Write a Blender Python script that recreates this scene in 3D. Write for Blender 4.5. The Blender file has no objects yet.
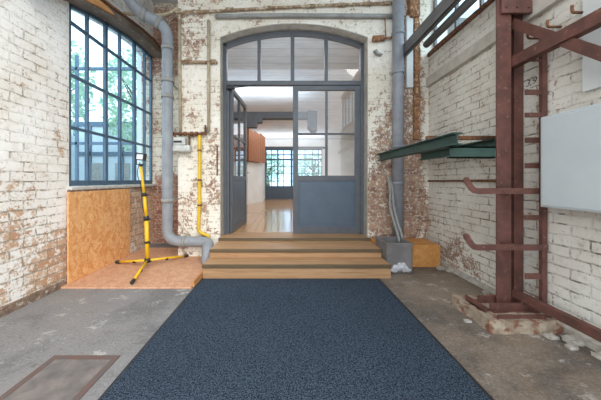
import bpy, bmesh, math, random
from mathutils import Vector, Matrix, noise
random.seed(7)
C = bpy.context.scene.collection
F = 250.0
def P(px, py, D):
    "a measured point of the photo at real depth D"
    return Vector(((px-286)*D/F, D, 1.25-(py-180)*D/F))

# ------------------------------------------------------------------ materials
def srgb(r, g, b):
    f = lambda c: (c/255/12.92) if c/255 <= 0.04045 else ((c/255+0.055)/1.055)**2.4
    return (f(r), f(g), f(b), 1)
class N:
    def __init__(s, name):
        s.m = bpy.data.materials.new(name); s.m.use_nodes = True
        s.t = s.m.node_tree; s.t.nodes.clear()
        s.out = s.n('ShaderNodeOutputMaterial')
    def n(s, typ, **kw):
        x = s.t.nodes.new(typ)
        for k, v in kw.items(): setattr(x, k, v)
        return x
    def l(s, a, b): s.t.links.new(a, b)
    def val(s, sock, v):
        if hasattr(v, 'is_linked') or hasattr(v, 'links'): s.l(v, sock)
        else: sock.default_value = v
    def math(s, op, a, b=0.0, clamp=False):
        x = s.n('ShaderNodeMath', operation=op, use_clamp=clamp)
        s.val(x.inputs[0], a); s.val(x.inputs[1], b); return x.outputs[0]
    def mix(s, fac, a, b, blend='MIX'):
        x = s.n('ShaderNodeMix', data_type='RGBA', blend_type=blend)
        s.val(x.inputs[0], fac); s.val(x.inputs[6], a); s.val(x.inputs[7], b); return x.outputs[2]
    def coord(s, which='Object'): return s.n('ShaderNodeTexCoord').outputs[which]
    def noise(s, vec, scale, detail=4, rough=.55, dist=0.0):
        x = s.n('ShaderNodeTexNoise'); s.l(vec, x.inputs['Vector'])
        x.inputs['Scale'].default_value = scale; x.inputs['Detail'].default_value = detail
        x.inputs['Roughness'].default_value = rough; x.inputs['Distortion'].default_value = dist
        return x.outputs['Fac']
    def scalevec(s, vec, sc):
        x = s.n('ShaderNodeVectorMath', operation='MULTIPLY'); s.l(vec, x.inputs[0]); x.inputs[1].default_value = sc
        return x.outputs[0]
    def ramp(s, fac, a, b):
        x = s.n('ShaderNodeMapRange', clamp=True); s.val(x.inputs[0], fac)
        x.inputs[1].default_value = a; x.inputs[2].default_value = b; return x.outputs[0]
    def bsdf(s, col, rough=.6, metal=0, bump=None, bs=.3, bd=.01, spec=.5):
        p = s.n('ShaderNodeBsdfPrincipled')
        s.val(p.inputs['Base Color'], col); s.val(p.inputs['Roughness'], rough); s.val(p.inputs['Metallic'], metal)
        p.inputs['Specular IOR Level'].default_value = spec
        if bump is not None:
            b = s.n('ShaderNodeBump'); b.inputs['Strength'].default_value = bs; b.inputs['Distance'].default_value = bd
            s.l(bump, b.inputs['Height']); s.l(b.outputs[0], p.inputs['Normal'])
        s.l(p.outputs[0], s.out.inputs[0]); return p

def mottled(name, c1, c2, scale=6, rough=.6, metal=0, lo=.35, hi=.65, bs=.15, detail=5, stretch=(1,1,1), c3=None, lo3=.58, hi3=.66, sc3=9, spec=.5, bd=.01):
    m = N(name); v = m.scalevec(m.coord(), stretch)
    f = m.noise(v, scale, detail, .6)
    col = m.mix(m.ramp(f, lo, hi), c1, c2)
    if c3:
        g = m.noise(v, sc3, 6, .65)
        col = m.mix(m.ramp(g, lo3, hi3), col, c3)
    m.bsdf(col, rough, metal, f, bs, bd, spec=spec); return m.m

def wall_brick(name, plane, paint1, paint2, brick1, brick2, patches=(), peel=.60, plaster=(), row=.095, width=.25, joint=.5, mortar_bump=.6, seam=.12, grime=srgb(120,100,80)):
    """peeling white paint over brickwork. plane 'x' = wall seen along world x (uses y,z), 'y' uses x,z.
    patches: (u, z, ru, rz, strength) regions where the paint has come off; plaster: regions with smooth render"""
    m = N(name); o = m.coord('Object')
    sp = m.n('ShaderNodeSeparateXYZ'); m.l(o, sp.inputs[0])
    u = sp.outputs[1] if plane == 'x' else sp.outputs[0]; z = sp.outputs[2]
    # reveals keep getting brick coursing through the third axis
    w = sp.outputs[0] if plane == 'x' else sp.outputs[1]
    uu = m.math('ADD', u, m.math('MULTIPLY', w, 1.0))
    cb = m.n('ShaderNodeCombineXYZ'); m.l(uu, cb.inputs[0]); m.l(z, cb.inputs[1])
    # wobble
    nz = m.n('ShaderNodeTexNoise'); m.l(o, nz.inputs['Vector']); nz.inputs['Scale'].default_value = 5; nz.inputs['Detail'].default_value = 3
    sub = m.n('ShaderNodeVectorMath', operation='SUBTRACT'); m.l(nz.outputs['Color'], sub.inputs[0]); sub.inputs[1].default_value = (.5,.5,.5)
    sc = m.scalevec(sub.outputs[0], (.045,.035,0))
    ad = m.n('ShaderNodeVectorMath', operation='ADD'); m.l(cb.outputs[0], ad.inputs[0]); m.l(sc, ad.inputs[1])
    br = m.n('ShaderNodeTexBrick'); m.l(ad.outputs[0], br.inputs['Vector'])
    br.inputs['Color1'].default_value = brick1; br.inputs['Color2'].default_value = brick2
    br.inputs['Mortar'].default_value = srgb(168,152,134)
    br.inputs['Scale'].default_value = 1; br.inputs['Mortar Size'].default_value = .009; br.inputs['Mortar Smooth'].default_value = .35
    br.inputs['Brick Width'].default_value = width; br.inputs['Row Height'].default_value = row; br.inputs['Bias'].default_value = 0
    mort = br.outputs['Fac']
    n1 = m.noise(o, 2.2, 7, .62); n2 = m.noise(o, 11, 7, .72, .5); n3 = m.noise(o, 42, 4, .7)
    f = m.math('ADD', m.math('MULTIPLY', n1, .27), m.math('MULTIPLY', n2, .48))
    f = m.math('ADD', f, m.math('MULTIPLY', n3, .25))
    for (pu, pz, ru, rz, st) in patches:
        a = m.math('POWER', m.math('DIVIDE', m.math('SUBTRACT', u, pu), ru), 2.0)
        b = m.math('POWER', m.math('DIVIDE', m.math('SUBTRACT', z, pz), rz), 2.0)
        d = m.math('SUBTRACT', 1.0, m.math('ADD', a, b), True)
        d = m.ramp(d, 0, .7)
        f = m.math('ADD', f, m.math('MULTIPLY', d, st))
    # peeling follows joints and single bricks
    f = m.math('ADD', f, m.math('MULTIPLY', mort, .035))
    # each brick differs
    hs = m.n('ShaderNodeSeparateColor'); m.l(br.outputs['Color'], hs.inputs[0])
    mask = m.ramp(f, peel, peel+.02)
    n4 = m.noise(o, 1.1, 4, .5)
    paint = m.mix(m.ramp(m.math('ADD', m.math('MULTIPLY', n1, .5), m.math('MULTIPLY', n4, .5)), .38, .62), paint1, paint2)
    paint = m.mix(m.math('MULTIPLY', m.ramp(n2, .52, .75), .35), paint, grime)
    paint = m.mix(m.math('MULTIPLY', m.ramp(m.noise(o, 30, 6, .78), .585, .63), .6), paint, srgb(140,112,92))
    # dirty open joints where the render cracked
    jn = m.noise(o, 4.5, 8, .85)
    jm = m.math('MULTIPLY', m.ramp(mort, .55, 1.0), m.ramp(jn, joint, joint+.07))
    paint = m.mix(m.math('MULTIPLY', m.ramp(mort,.3,1.0), m.math('ADD', seam*.3, m.math('MULTIPLY', m.ramp(n1,.44,.58), seam*2))), paint, srgb(150,132,112))
    paint = m.mix(m.math('MULTIPLY', jm, .8), paint, srgb(100,82,66))
    raw = m.mix(m.math('MULTIPLY', m.ramp(n3, .45, .7), .5), br.outputs['Color'], srgb(176,150,128))
    raw = m.mix(m.math('MULTIPLY', m.ramp(m.noise(o, 23, 5, .7), .52, .62), .75), raw, paint2)
    col = m.mix(mask, paint, raw)
    pm = None
    for (pu, pz, ru, rz, st) in plaster:
        a = m.math('POWER', m.math('ABSOLUTE', m.math('DIVIDE', m.math('SUBTRACT', u, pu), ru)), 6.0)
        b = m.math('POWER', m.math('ABSOLUTE', m.math('DIVIDE', m.math('SUBTRACT', z, pz), rz)), 6.0)
        d = m.math('MULTIPLY', m.math('SUBTRACT', 1.0, m.math('ADD', a, b), True), st)
        pm = d if pm is None else m.math('MAXIMUM', pm, d)
    bh = m.math('ADD', m.math('MULTIPLY', mort, -1.0), m.math('MULTIPLY', mask, -.35))
    bh = m.math('ADD', bh, m.math('MULTIPLY', n3, .35))
    bh = m.math('ADD', bh, m.math('MULTIPLY', n2, .5))
    if pm is not None:
        k = m.math('SUBTRACT', 1.0, m.math('MULTIPLY', pm, .8)); bh = m.math('MULTIPLY', bh, k)
    m.bsdf(col, .85, 0, bh, mortar_bump, .012, spec=.2)
    return m.m

PW, PW2 = srgb(238,234,226), srgb(216,208,194)
M = {}
M['wl'] = wall_brick('painted brick left', 'x', srgb(252,250,246), srgb(240,234,224), srgb(196,150,116), srgb(222,190,160),
    patches=[(4.7,.6,.75,.75,.22), (2.9,.3,.5,.6,.04), (2.2,.3,1.5,.75,.065), (2.0,1.0,1.0,.5,.05), (1.6,1.75,.6,.25,.045), (2.9,2.0,.12,.9,.04)], peel=.580, joint=.525, seam=.10)
M['wb'] = wall_brick('painted plaster back', 'y', srgb(242,236,224), srgb(228,218,200), srgb(136,96,82), srgb(184,148,122),
    patches=[(-1.52,3.65,.30,.65,.075), (1.6,1.3,.40,1.5,.105), (-1.4,.5,.6,1.0,.055), (.2,4.45,3.5,.40,.045), (2.0,2.2,.3,2.4,.12), (-1.1,1.3,.16,.6,.05),(1.9,.6,.7,.9,.10),(-1.3,2.2,.6,1.0,.025)], peel=.565, joint=.60,
    mortar_bump=.35, seam=.03, grime=srgb(150,120,92))
M['wbay'] = wall_brick('brick back bay', 'y', srgb(232,220,202), srgb(214,194,170), srgb(134,80,70), srgb(170,116,96),
    patches=[(-2.2,.6,.8,.85,.24), (-2.4,4,2,.9,.11), (-2.2,2.3,.8,1.8,.03)], peel=.565, joint=.5)
M['wr'] = wall_brick('painted brick right', 'x', srgb(236,232,222), srgb(218,210,198), srgb(136,98,80), srgb(170,136,112),
    patches=[(3.7,.35,.9,.5,.045), (2.6,.12,1.6,.25,.05), (4.1,2.6,.14,1.8,.10), (3.4,1.50,1.2,.14,.04), (2.2,1.9,.15,.5,.06)], peel=.585, joint=.50, row=.088, width=.27)
M['soffit'] = mottled('reveal render', srgb(186,180,168), srgb(158,152,142), 9, .85, bs=.3)
M['mullion'] = mottled('blue grey steel paint', srgb(84,87,92), srgb(92,95,100), 8, .45, bs=.03)
M['winblue'] = mottled('window steel paint', srgb(70,92,112), srgb(84,108,128), 10, .5, bs=.05)
M['doorpanel'] = mottled('door panel paint', srgb(78,92,106), srgb(84,98,112), 4, .42, bs=.03)
M['rust'] = mottled('red lead steel', srgb(116,74,64), srgb(88,58,50), 9, .7, bs=.35, c3=srgb(140,104,86), lo3=.60, hi3=.68, sc3=26)
M['rust_dark'] = mottled('rusted iron', srgb(104,70,50), srgb(140,92,58), 14, .85, bs=.5, c3=srgb(70,50,42), lo3=.5, hi3=.62, sc3=30)
M['rust_orange'] = mottled('orange rusted strip', srgb(164,112,74), srgb(120,84,60), 10, .85, bs=.5, c3=srgb(206,176,140), lo3=.53, hi3=.62, sc3=22)
M['flake'] = mottled('flaking painted iron', srgb(170,146,118), srgb(132,100,74), 12, .85, bs=.5, c3=srgb(206,192,168), lo3=.5, hi3=.6, sc3=20)
M['green'] = mottled('green beam paint', srgb(58,84,74), srgb(48,70,64), 7, .5, bs=.1, c3=srgb(86,92,76), lo3=.62, hi3=.7, sc3=20)
M['drain'] = mottled('grey drain pipe', srgb(150,154,158), srgb(132,137,143), 6, .5, bs=.05, c3=srgb(160,160,158), lo3=.62, hi3=.72, sc3=18)
M['drain_r'] = mottled('grey drain pipe dull', srgb(150,152,156), srgb(132,134,140), 6, .5, bs=.05, c3=srgb(150,146,140), lo3=.62, hi3=.72, sc3=18)
M['beamgrey'] = mottled('grey steel channel', srgb(96,96,98), srgb(116,114,112), 6, .55, bs=.1, stretch=(1,.3,1))
M['yellow'] = mottled('yellow enamel', srgb(240,196,28), srgb(226,176,30), 6, .4, bs=.03)
M['yellowpipe'] = mottled('yellow gas pipe', srgb(232,192,30), srgb(216,176,52), 8, .5, bs=.1, c3=srgb(190,168,120), lo3=.6, hi3=.7, sc3=20)
M['black'] = mottled('black plastic', srgb(34,34,36), srgb(44,44,46), 12, .5, bs=.05)
M['lampglass'] = mottled('lamp lens', srgb(220,226,230), srgb(238,240,242), 30, .2, bs=.02)
M['whitepaint'] = mottled('white board', srgb(222,224,222), srgb(212,214,212), 3, .5, bs=.03)
M['cabinet'] = mottled('pale grey enamel', srgb(196,203,205), srgb(204,210,211), 2, .38, bs=.02)
M['concrete_trim'] = mottled('old trim paint', srgb(206,200,190), srgb(184,176,164), 7, .8, bs=.2)
M['stone'] = mottled('stone sill', srgb(206,204,198), srgb(184,180,172), 12, .8, bs=.2)
M['lintel'] = mottled('arch beam', srgb(132,118,106), srgb(104,90,80), 7, .8, bs=.3, stretch=(1,.5,1), c3=srgb(166,146,124), lo3=.56, hi3=.68, sc3=14)
M['rawwood'] = mottled('raw timber', srgb(214,158,98), srgb(188,130,78), 10, .7, bs=.15, stretch=(1,.2,1))
M['plinth'] = mottled('crumbled masonry', srgb(150,130,110), srgb(184,170,150), 12, .9, bs=.8, c3=srgb(134,92,72), lo3=.5, hi3=.58, sc3=11, bd=.03)
M['rubble'] = mottled('chalky rubble', srgb(206,202,194), srgb(170,160,146), 20, .9, bs=.6)
M['metalbox'] = mottled('zinc bin', srgb(134,128,126), srgb(112,108,106), 7, .6, bs=.15, c3=srgb(150,142,138), lo3=.6, hi3=.72, sc3=14)
M['splash'] = mottled('plaster splash', srgb(214,214,216), srgb(190,190,194), 26, .9, bs=.6)
M['meter'] = mottled('meter casing', srgb(208,208,202), srgb(186,186,180), 16, .5, bs=.1)
M['conduit'] = mottled('painted conduit', srgb(196,182,156), srgb(164,146,118), 12, .75, bs=.2)
M['greyconduit'] = mottled('grey trunking', srgb(160,160,156), srgb(140,138,134), 8, .6, bs=.1)
M['plasterwhite'] = mottled('interior plaster', srgb(236,236,234), srgb(226,226,224), 2, .8, bs=.05)
M['intbeam'] = mottled('interior grey beam', srgb(96,99,104), srgb(84,87,92), 5, .6, bs=.05)
M['bark'] = mottled('bark', srgb(110,96,80), srgb(84,72,60), 12, .9, bs=.5)
M['paper'] = mottled('pencil', srgb(70,66,62), srgb(60,58,56), 9, .9)
M['hedge_green'] = mottled('leaves', srgb(122,168,110), srgb(168,200,150), 3, .7, bs=.1)
M['ext'] = mottled('pale facade', srgb(196,206,212), srgb(180,192,200), 1.2, .8, bs=.05)
M['pave'] = mottled('outside paving', srgb(170,168,162), srgb(150,148,142), 3, .9, bs=.1)
M['roughbase'] = mottled('crumbled wall base', srgb(150,126,108), srgb(112,92,78), 14, .95, bs=.9, c3=srgb(186,176,162), lo3=.56, hi3=.64, sc3=18, bd=.03)

def glass(name, tint, refl=.10, rough=.0):
    m = N(name); t = m.n('ShaderNodeBsdfTransparent'); t.inputs[0].default_value = tint
    g = m.n('ShaderNodeBsdfGlossy'); g.inputs['Roughness'].default_value = rough; g.inputs[0].default_value = (.95,.97,1,1)
    fr = m.n('ShaderNodeFresnel'); fr.inputs[0].default_value = 1.45
    fac = m.math('ADD', m.math('MULTIPLY', fr.outputs[0], .8), refl)
    gm_ = m.n('ShaderNodeNewGeometry'); fac = m.math('MULTIPLY', fac, m.math('SUBTRACT', 1.0, gm_.outputs['Backfacing']))
    mx = m.n('ShaderNodeMixShader'); m.l(fac, mx.inputs[0]); m.l(t.outputs[0], mx.inputs[1]); m.l(g.outputs[0], mx.inputs[2])
    m.l(mx.outputs[0], m.out.inputs[0]); return m.m
M['glass'] = glass('window glass', (.80,.92,.99,1), .03)
M['glassdoor'] = glass('door glass', (.93,.95,.96,1), .05)

def floor_mat():
    m = N('worn concrete floor'); o = m.coord()
    n1 = m.noise(o, 1.3, 8, .68, .5); n2 = m.noise(o, 9, 9, .75); n3 = m.noise(m.scalevec(o, (.8,1.2,1)), 4.0, 10, .85); n5 = m.noise(o, 60, 4, .7)
    c = m.mix(m.ramp(n1, .38, .62), srgb(140,122,104), srgb(98,88,79))
    c = m.mix(m.math('MULTIPLY', m.ramp(n2, .42, .64), .5), c, srgb(152,143,133))
    sp = m.n('ShaderNodeSeparateXYZ'); m.l(o, sp.inputs[0])
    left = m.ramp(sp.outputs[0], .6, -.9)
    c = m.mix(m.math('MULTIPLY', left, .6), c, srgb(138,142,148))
    c = m.mix(m.math('MULTIPLY', m.ramp(n1, .50, .60), .35), c, srgb(80,75,72))
    c = m.mix(m.math('MULTIPLY', m.ramp(n3, .56, .62), .7), c, srgb(206,202,196))
    c = m.mix(m.math('MULTIPLY', m.ramp(n3, .44, .34), .65), c, srgb(76,66,58))
    c = m.mix(m.math('MULTIPLY', m.ramp(n5, .54, .66), .45), c, srgb(172,166,158))
    c = m.mix(m.math('MULTIPLY', m.ramp(n5, .46, .36), .4), c, srgb(70,65,60))
    h = m.math('ADD', n2, m.math('MULTIPLY', n5, .5))
    m.bsdf(c, m.math('ADD', m.math('MULTIPLY', n2, .4), .40), 0, h, .4, .012, spec=.35); return m.m
M['floor'] = floor_mat()
def mat_mat():
    m = N('loop pile mat'); o = m.coord()
    n = m.noise(o, 150, 2, .8); n2 = m.noise(o, 75, 3, .8); n1 = m.noise(o, 1.5, 3, .5)
    f = m.math('ADD', m.math('MULTIPLY', n, .55), m.math('MULTIPLY', n2, .45))
    c = m.mix(m.ramp(f, .42, .60), srgb(16,24,34), srgb(88,102,118))
    c = m.mix(m.math('MULTIPLY', m.ramp(n1,.4,.65), .2), c, srgb(44,54,67))
    m.bsdf(c, .95, 0, f, 1.0, .006, spec=.1); return m.m
M['mat'] = mat_mat()
def osb(name, base, light, dark):
    m = N(name); o = m.coord()
    v = m.n('ShaderNodeTexVoronoi', feature='F1'); v.inputs['Scale'].default_value = 26; v.inputs['Randomness'].default_value = 1
    nn = m.n('ShaderNodeTexNoise'); m.l(o, nn.inputs['Vector']); nn.inputs['Scale'].default_value = 12
    ad = m.n('ShaderNodeVectorMath', operation='ADD'); m.l(m.scalevec(nn.outputs['Color'], (.15,.15,.15)), ad.inputs[0]); m.l(m.scalevec(o, (1,1,.6)), ad.inputs[1])
    m.l(ad.outputs[0], v.inputs['Vector'])
    s = m.n('ShaderNodeSeparateColor'); m.l(v.outputs['Color'], s.inputs[0])
    n = m.noise(o, 30, 6, .75, 2.5)
    c = m.mix(m.ramp(s.outputs[0], .1, .9), base, light)
    c = m.mix(m.math('MULTIPLY', m.ramp(n, .5, .66), .5), c, dark)
    m.bsdf(c, .65, 0, s.outputs[0], .12, .005, spec=.3); return m.m
M['osb'] = osb('strand board orange', srgb(222,154,94), srgb(240,190,134), srgb(166,100,54))
M['osbfloor'] = osb('strand board floor', srgb(198,148,116), srgb(214,168,136), srgb(150,104,80))
M['osbbox'] = osb('strand board box', srgb(206,142,78), srgb(218,160,96), srgb(160,102,50))
def wood(name, c1, c2, c3, plank=0, axis='x', rough=.5):
    m = N(name); o = m.coord()
    st = {'x': (.35,6,6), 'y': (6,.35,6), 'z': (6,6,.35)}[axis]
    v = m.scalevec(o, st); n = m.noise(v, 2.2, 8, .65, .8); n2 = m.noise(v, 9, 5, .6)
    c = m.mix(m.ramp(n, .3, .7), c1, c2); c = m.mix(m.math('MULTIPLY', m.ramp(n2, .5, .7), .6), c, c3)
    m.bsdf(c, rough, 0, n2, .12, .004, spec=.4); return m.m
M['step'] = wood('oak step boards', srgb(190,152,114), srgb(170,130,92), srgb(132,96,66))
M['nosing'] = wood('worn nosing', srgb(108,92,66), srgb(92,78,58), srgb(74,60,46))
M['cedar'] = wood('cedar slats', srgb(176,116,76), srgb(150,92,58), srgb(112,66,42), axis='z')
def floorboards():
    m = N('pale floorboards'); o = m.coord()
    br = m.n('ShaderNodeTexBrick'); sp = m.n('ShaderNodeSeparateXYZ'); m.l(o, sp.inputs[0])
    cb = m.n('ShaderNodeCombineXYZ'); m.l(sp.outputs[1], cb.inputs[0]); m.l(sp.outputs[0], cb.inputs[1]); m.l(cb.outputs[0], br.inputs['Vector'])
    br.inputs['Scale'].default_value = 1; br.inputs['Brick Width'].default_value = 1.8; br.inputs['Row Height'].default_value = .14; br.inputs['Mortar Size'].default_value = .003
    br.inputs['Color1'].default_value = srgb(208,160,108); br.inputs['Color2'].default_value = srgb(194,144,94); br.inputs['Mortar'].default_value = srgb(140,108,78)
    n = m.noise(m.scalevec(o, (8,.5,1)), 3, 6, .6)
    c = m.mix(m.math('MULTIPLY', m.ramp(n,.4,.7), .4), br.outputs['Color'], srgb(176,134,96))
    m.bsdf(c, .13, 0, n, .03, .002, spec=.8); return m.m
M['boards'] = floorboards()
def ceiling_boards():
    m = N('white ceiling boards'); o = m.coord()
    w = m.n('ShaderNodeTexWave', wave_type='BANDS', bands_direction='Y', wave_profile='SAW'); m.l(o, w.inputs['Vector']); w.inputs['Scale'].default_value = 1.2; w.inputs['Distortion'].default_value = .0
    n = m.noise(m.scalevec(o,(1,4,1)), 2, 5, .6)
    c = m.mix(m.ramp(n,.4,.65), srgb(214,216,218), srgb(196,199,202))
    c = m.mix(m.ramp(w.outputs[1], .93, .99), c, srgb(150,154,158))
    m.bsdf(c, .7, 0, w.outputs[1], .2, .01); return m.m
M['ceil'] = ceiling_boards()
def leafmat():
    m = N('tree leaves'); o = m.coord(); n = m.noise(o, 3, 4, .6)
    c = m.mix(m.ramp(n,.35,.65), srgb(150,186,160), srgb(200,222,200))
    p = m.bsdf(c, .6); tr = m.n('ShaderNodeBsdfTranslucent'); m.l(c, tr.inputs[0])
    mx = m.n('ShaderNodeMixShader'); mx.inputs[0].default_value = .5
    m.l(p.outputs[0], mx.inputs[1]); m.l(tr.outputs[0], mx.inputs[2]); m.l(mx.outputs[0], m.out.inputs[0]); return m.m
M['leaf'] = leafmat()

# ------------------------------------------------------------------ mesh helpers
class MB:
    def __init__(s, mtx=None): s.v = []; s.f = []; s.mtx = mtx; s.smooth = []
    def add(s, vs, fs, smooth=False):
        b = len(s.v); s.v += [Vector(v) for v in vs]
        for f in fs: s.f.append([b+i for i in f]); s.smooth.append(smooth)
        return s
    def box(s, x0, x1, y0, y1, z0, z1):
        vs = [(x,y,z) for x in (x0,x1) for y in (y0,y1) for z in (z0,z1)]
        return s.add(vs, [(0,1,3,2),(4,6,7,5),(0,4,5,1),(2,3,7,6),(0,2,6,4),(1,5,7,3)])
    def prism(s, pts, axis, a, b):
        def mk(p, t): return {'x': (t,p[0],p[1]), 'y': (p[0],t,p[1]), 'z': (p[0],p[1],t)}[axis]
        n = len(pts); vs = [mk(p,a) for p in pts]+[mk(p,b) for p in pts]
        fs = [list(range(n))[::-1], list(range(n,2*n))]+[(i,(i+1)%n,n+(i+1)%n,n+i) for i in range(n)]
        return s.add(vs, fs)
    def tube(s, pts, r, seg=12, caps=True):
        pts = [Vector(p) for p in pts]; rs = r if isinstance(r,(list,tuple)) else [r]*len(pts)
        up = None; vs = []; n = len(pts)
        for i,p in enumerate(pts):
            d = (pts[min(i+1,n-1)]-pts[max(i-1,0)]).normalized()
            if up is None:
                up = Vector((0,0,1)) if abs(d.z) < .9 else Vector((1,0,0))
            a = d.cross(up).normalized(); b = a.cross(d).normalized(); up = b
            for k in range(seg):
                t = 2*math.pi*k/seg; vs.append(p+(a*math.cos(t)+b*math.sin(t))*rs[i])
        fs = []
        for i in range(n-1):
            for k in range(seg):
                fs.append((i*seg+k, i*seg+(k+1)%seg, (i+1)*seg+(k+1)%seg, (i+1)*seg+k))
        s.add(vs, fs, True)
        if caps:
            b = len(s.v)-len(vs)
            s.f.append([b+k for k in range(seg)][::-1]); s.smooth.append(False)
            s.f.append([b+(n-1)*seg+k for k in range(seg)]); s.smooth.append(False)
        return s
    def bar(s, a, b, w, h, up=(0,0,1)):
        "rectangular bar from a to b; w across, h along up"
        a = Vector(a); b = Vector(b); d = (b-a).normalized(); up = Vector(up)
        sd = d.cross(up).normalized()*w/2; u = sd.cross(d).normalized()*h/2
        vs = [a-sd-u, a+sd-u, a+sd+u, a-sd+u, b-sd-u, b+sd-u, b+sd+u, b-sd+u]
        return s.add(vs, [(0,1,2,3),(7,6,5,4),(0,4,5,1),(1,5,6,2),(2,6,7,3),(3,7,4,0)])
    def sphere(s, c, r, seg=10, rings=6, sc=(1,1,1)):
        c = Vector(c); vs = [c+Vector((0,0,r*sc[2]))]
        for i in range(1,rings):
            t = math.pi*i/rings
            for k in range(seg):
                q = 2*math.pi*k/seg; vs.append(c+Vector((r*sc[0]*math.sin(t)*math.cos(q), r*sc[1]*math.sin(t)*math.sin(q), r*sc[2]*math.cos(t))))
        vs.append(c-Vector((0,0,r*sc[2]))); fs = []
        for k in range(seg):
            fs.append((0,1+k,1+(k+1)%seg)); e = 1+(rings-2)*seg
            fs.append((len(vs)-1, e+(k+1)%seg, e+k))
        for i in range(rings-2):
            for k in range(seg):
                a = 1+i*seg; fs.append((a+k, a+seg+k, a+seg+(k+1)%seg, a+(k+1)%seg))
        return s.add(vs, fs, True)
    def lump(s, x0,x1,y0,y1,z0,z1, amp=.02, n=6, freq=7, seed=0):
        "a box with crumbled, uneven faces"
        bm = bmesh.new(); bmesh.ops.create_cube(bm, size=1)
        bmesh.ops.subdivide_edges(bm, edges=bm.edges[:], cuts=n, use_grid_fill=True)
        vs = []
        for v in bm.verts:
            p = Vector((x0+(v.co.x+.5)*(x1-x0), y0+(v.co.y+.5)*(y1-y0), z0+(v.co.z+.5)*(z1-z0)))
            q = noise.noise_vector(p*freq+Vector((seed,seed*2,0)))*amp
            if v.co.z < -.49: q.z = 0
            p += q
            vs.append(p)
        fs = [[v.index for v in f.verts] for f in bm.faces]
        bm.free(); return s.add(vs, fs)
    def build(s, name, mat, parent=None, bevel=0, mods=None):
        me = bpy.data.meshes.new(name)
        vs = s.v if s.mtx is None else [s.mtx @ v for v in s.v]
        me.from_pydata([tuple(v) for v in vs], [], s.f)
        for i,p in enumerate(me.polygons): p.use_smooth = s.smooth[i] if i < len(s.smooth) else False
        bm = bmesh.new(); bm.from_mesh(me); bmesh.ops.recalc_face_normals(bm, faces=bm.faces[:]); 
        ng = [f for f in bm.faces if len(f.verts) > 6]
        if ng: bmesh.ops.triangulate(bm, faces=ng)
        bm.to_mesh(me); bm.free()
        me.materials.append(mat if not isinstance(mat, str) else M[mat])
        o = bpy.data.objects.new(name, me); C.objects.link(o)
        if bevel:
            b = o.modifiers.new('bevel','BEVEL'); b.width = bevel; b.segments = 2; b.limit_method = 'ANGLE'
        if parent is not None:
            o.parent = parent
            q = parent; off = Vector((0,0,0))
            while q is not None: off += q.location; q = q.parent
            o.location = -off
        return o
def tag(o, label=None, cat=None, group=None, kind=None):
    if label: o['label'] = label
    if cat: o['category'] = cat
    if group: o['group'] = group
    if kind: o['kind'] = kind
    return o
def thing(name, loc, label, cat, group=None, kind=None):
    o = bpy.data.objects.new(name, None); C.objects.link(o); o.location = loc; o.empty_display_size = .1
    return tag(o, label, cat, group, kind)
def arc(cx, cz, a0, a1, r, n):
    return [(cx+r*math.cos(a0+(a1-a0)*i/n), cz+r*math.sin(a0+(a1-a0)*i/n)) for i in range(n+1)]
def smooth_path(pts, n=6):
    "Catmull-Rom through the points"
    pts = [Vector(p) for p in pts]; out = []
    for i in range(len(pts)-1):
        p0 = pts[max(i-1,0)]; p1 = pts[i]; p2 = pts[i+1]; p3 = pts[min(i+2,len(pts)-1)]
        for k in range(n):
            t = k/n
            out.append(.5*((2*p1)+(-p0+p2)*t+(2*p0-5*p1+4*p2-p3)*t*t+(-p0+3*p1-3*p2+p3)*t*t*t))
    out.append(pts[-1]); return out

# ------------------------------------------------------------------ constants
XL, XR = -2.63, 2.30
XO = -2.86
DW, DF, DB = 4.03, 4.25, 4.95      # wall face, door plane, bay behind the drain
FZ = .335                          # floor level inside
TOP = 4.75

# ------------------------------------------------------------------ setting
S = lambda o: tag(o, kind='structure')
S(MB().box(-3.0, 2.6, -2.0, 5.1, -.2, 0).build('floor', 'floor'))
# left wall with window opening that runs to the corner
archp = [(3.03,3.42),(3.4,3.53),(3.8,3.62),(4.2,3.69),(4.6,3.72),(4.951,3.69)]
pts = [(-2,0),(5.15,0),(5.15,1.17),(3.03,1.17)]+[(a,b) for a,b in archp[:-1]]+[(5.15,3.66),(5.15,TOP),(-2,TOP)]
wl = S(MB().prism(pts, 'x', XO, XL).build('wall_left', 'wl'))
MB().lump(-2.66,-2.585,-1.9,2.93,0,.075,.014,14,9,3).build('trim_1','roughbase').__setitem__('kind','structure')
# back wall: main body with arched door opening
x0,x1 = -1.0625,1.3175; cx = (x0+x1)/2; hw = (x1-x0)/2; zs, za = 3.552, 3.776
R = (hw*hw+(za-zs)**2)/(2*(za-zs)); th = math.asin(hw/R)
ar = arc(cx, za-R, math.pi/2+th, math.pi/2-th, R, 24)
pts = [(-1.74,0),(x0,0)]+ar+[(x1,0),(2.6,0),(2.6,TOP),(-1.74,TOP)]
S(MB().prism(pts, 'y', DW, DF+.14).build('wall_back', 'wb'))
S(MB().box(XO,-1.70,DB,DB+.25,0,TOP).build('wall_back.001', 'wbay'))
S(MB().box(-1.735,-1.70,DF+.14,DB,0,TOP).build('wall_back.002', 'wbay'))
# smooth reveal lining
ar2 = arc(cx, za-R, math.pi/2+th, math.pi/2-th, R-.012, 24)
lin = [(x0,FZ)]+ar+[(x1,FZ)]+[(x1-.012,FZ)]+ar2[::-1]+[(x0+.012,FZ)]
S(MB().prism(lin, 'y', DW-.004, DF-.04).build('trim_2', 'soffit'))
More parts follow.
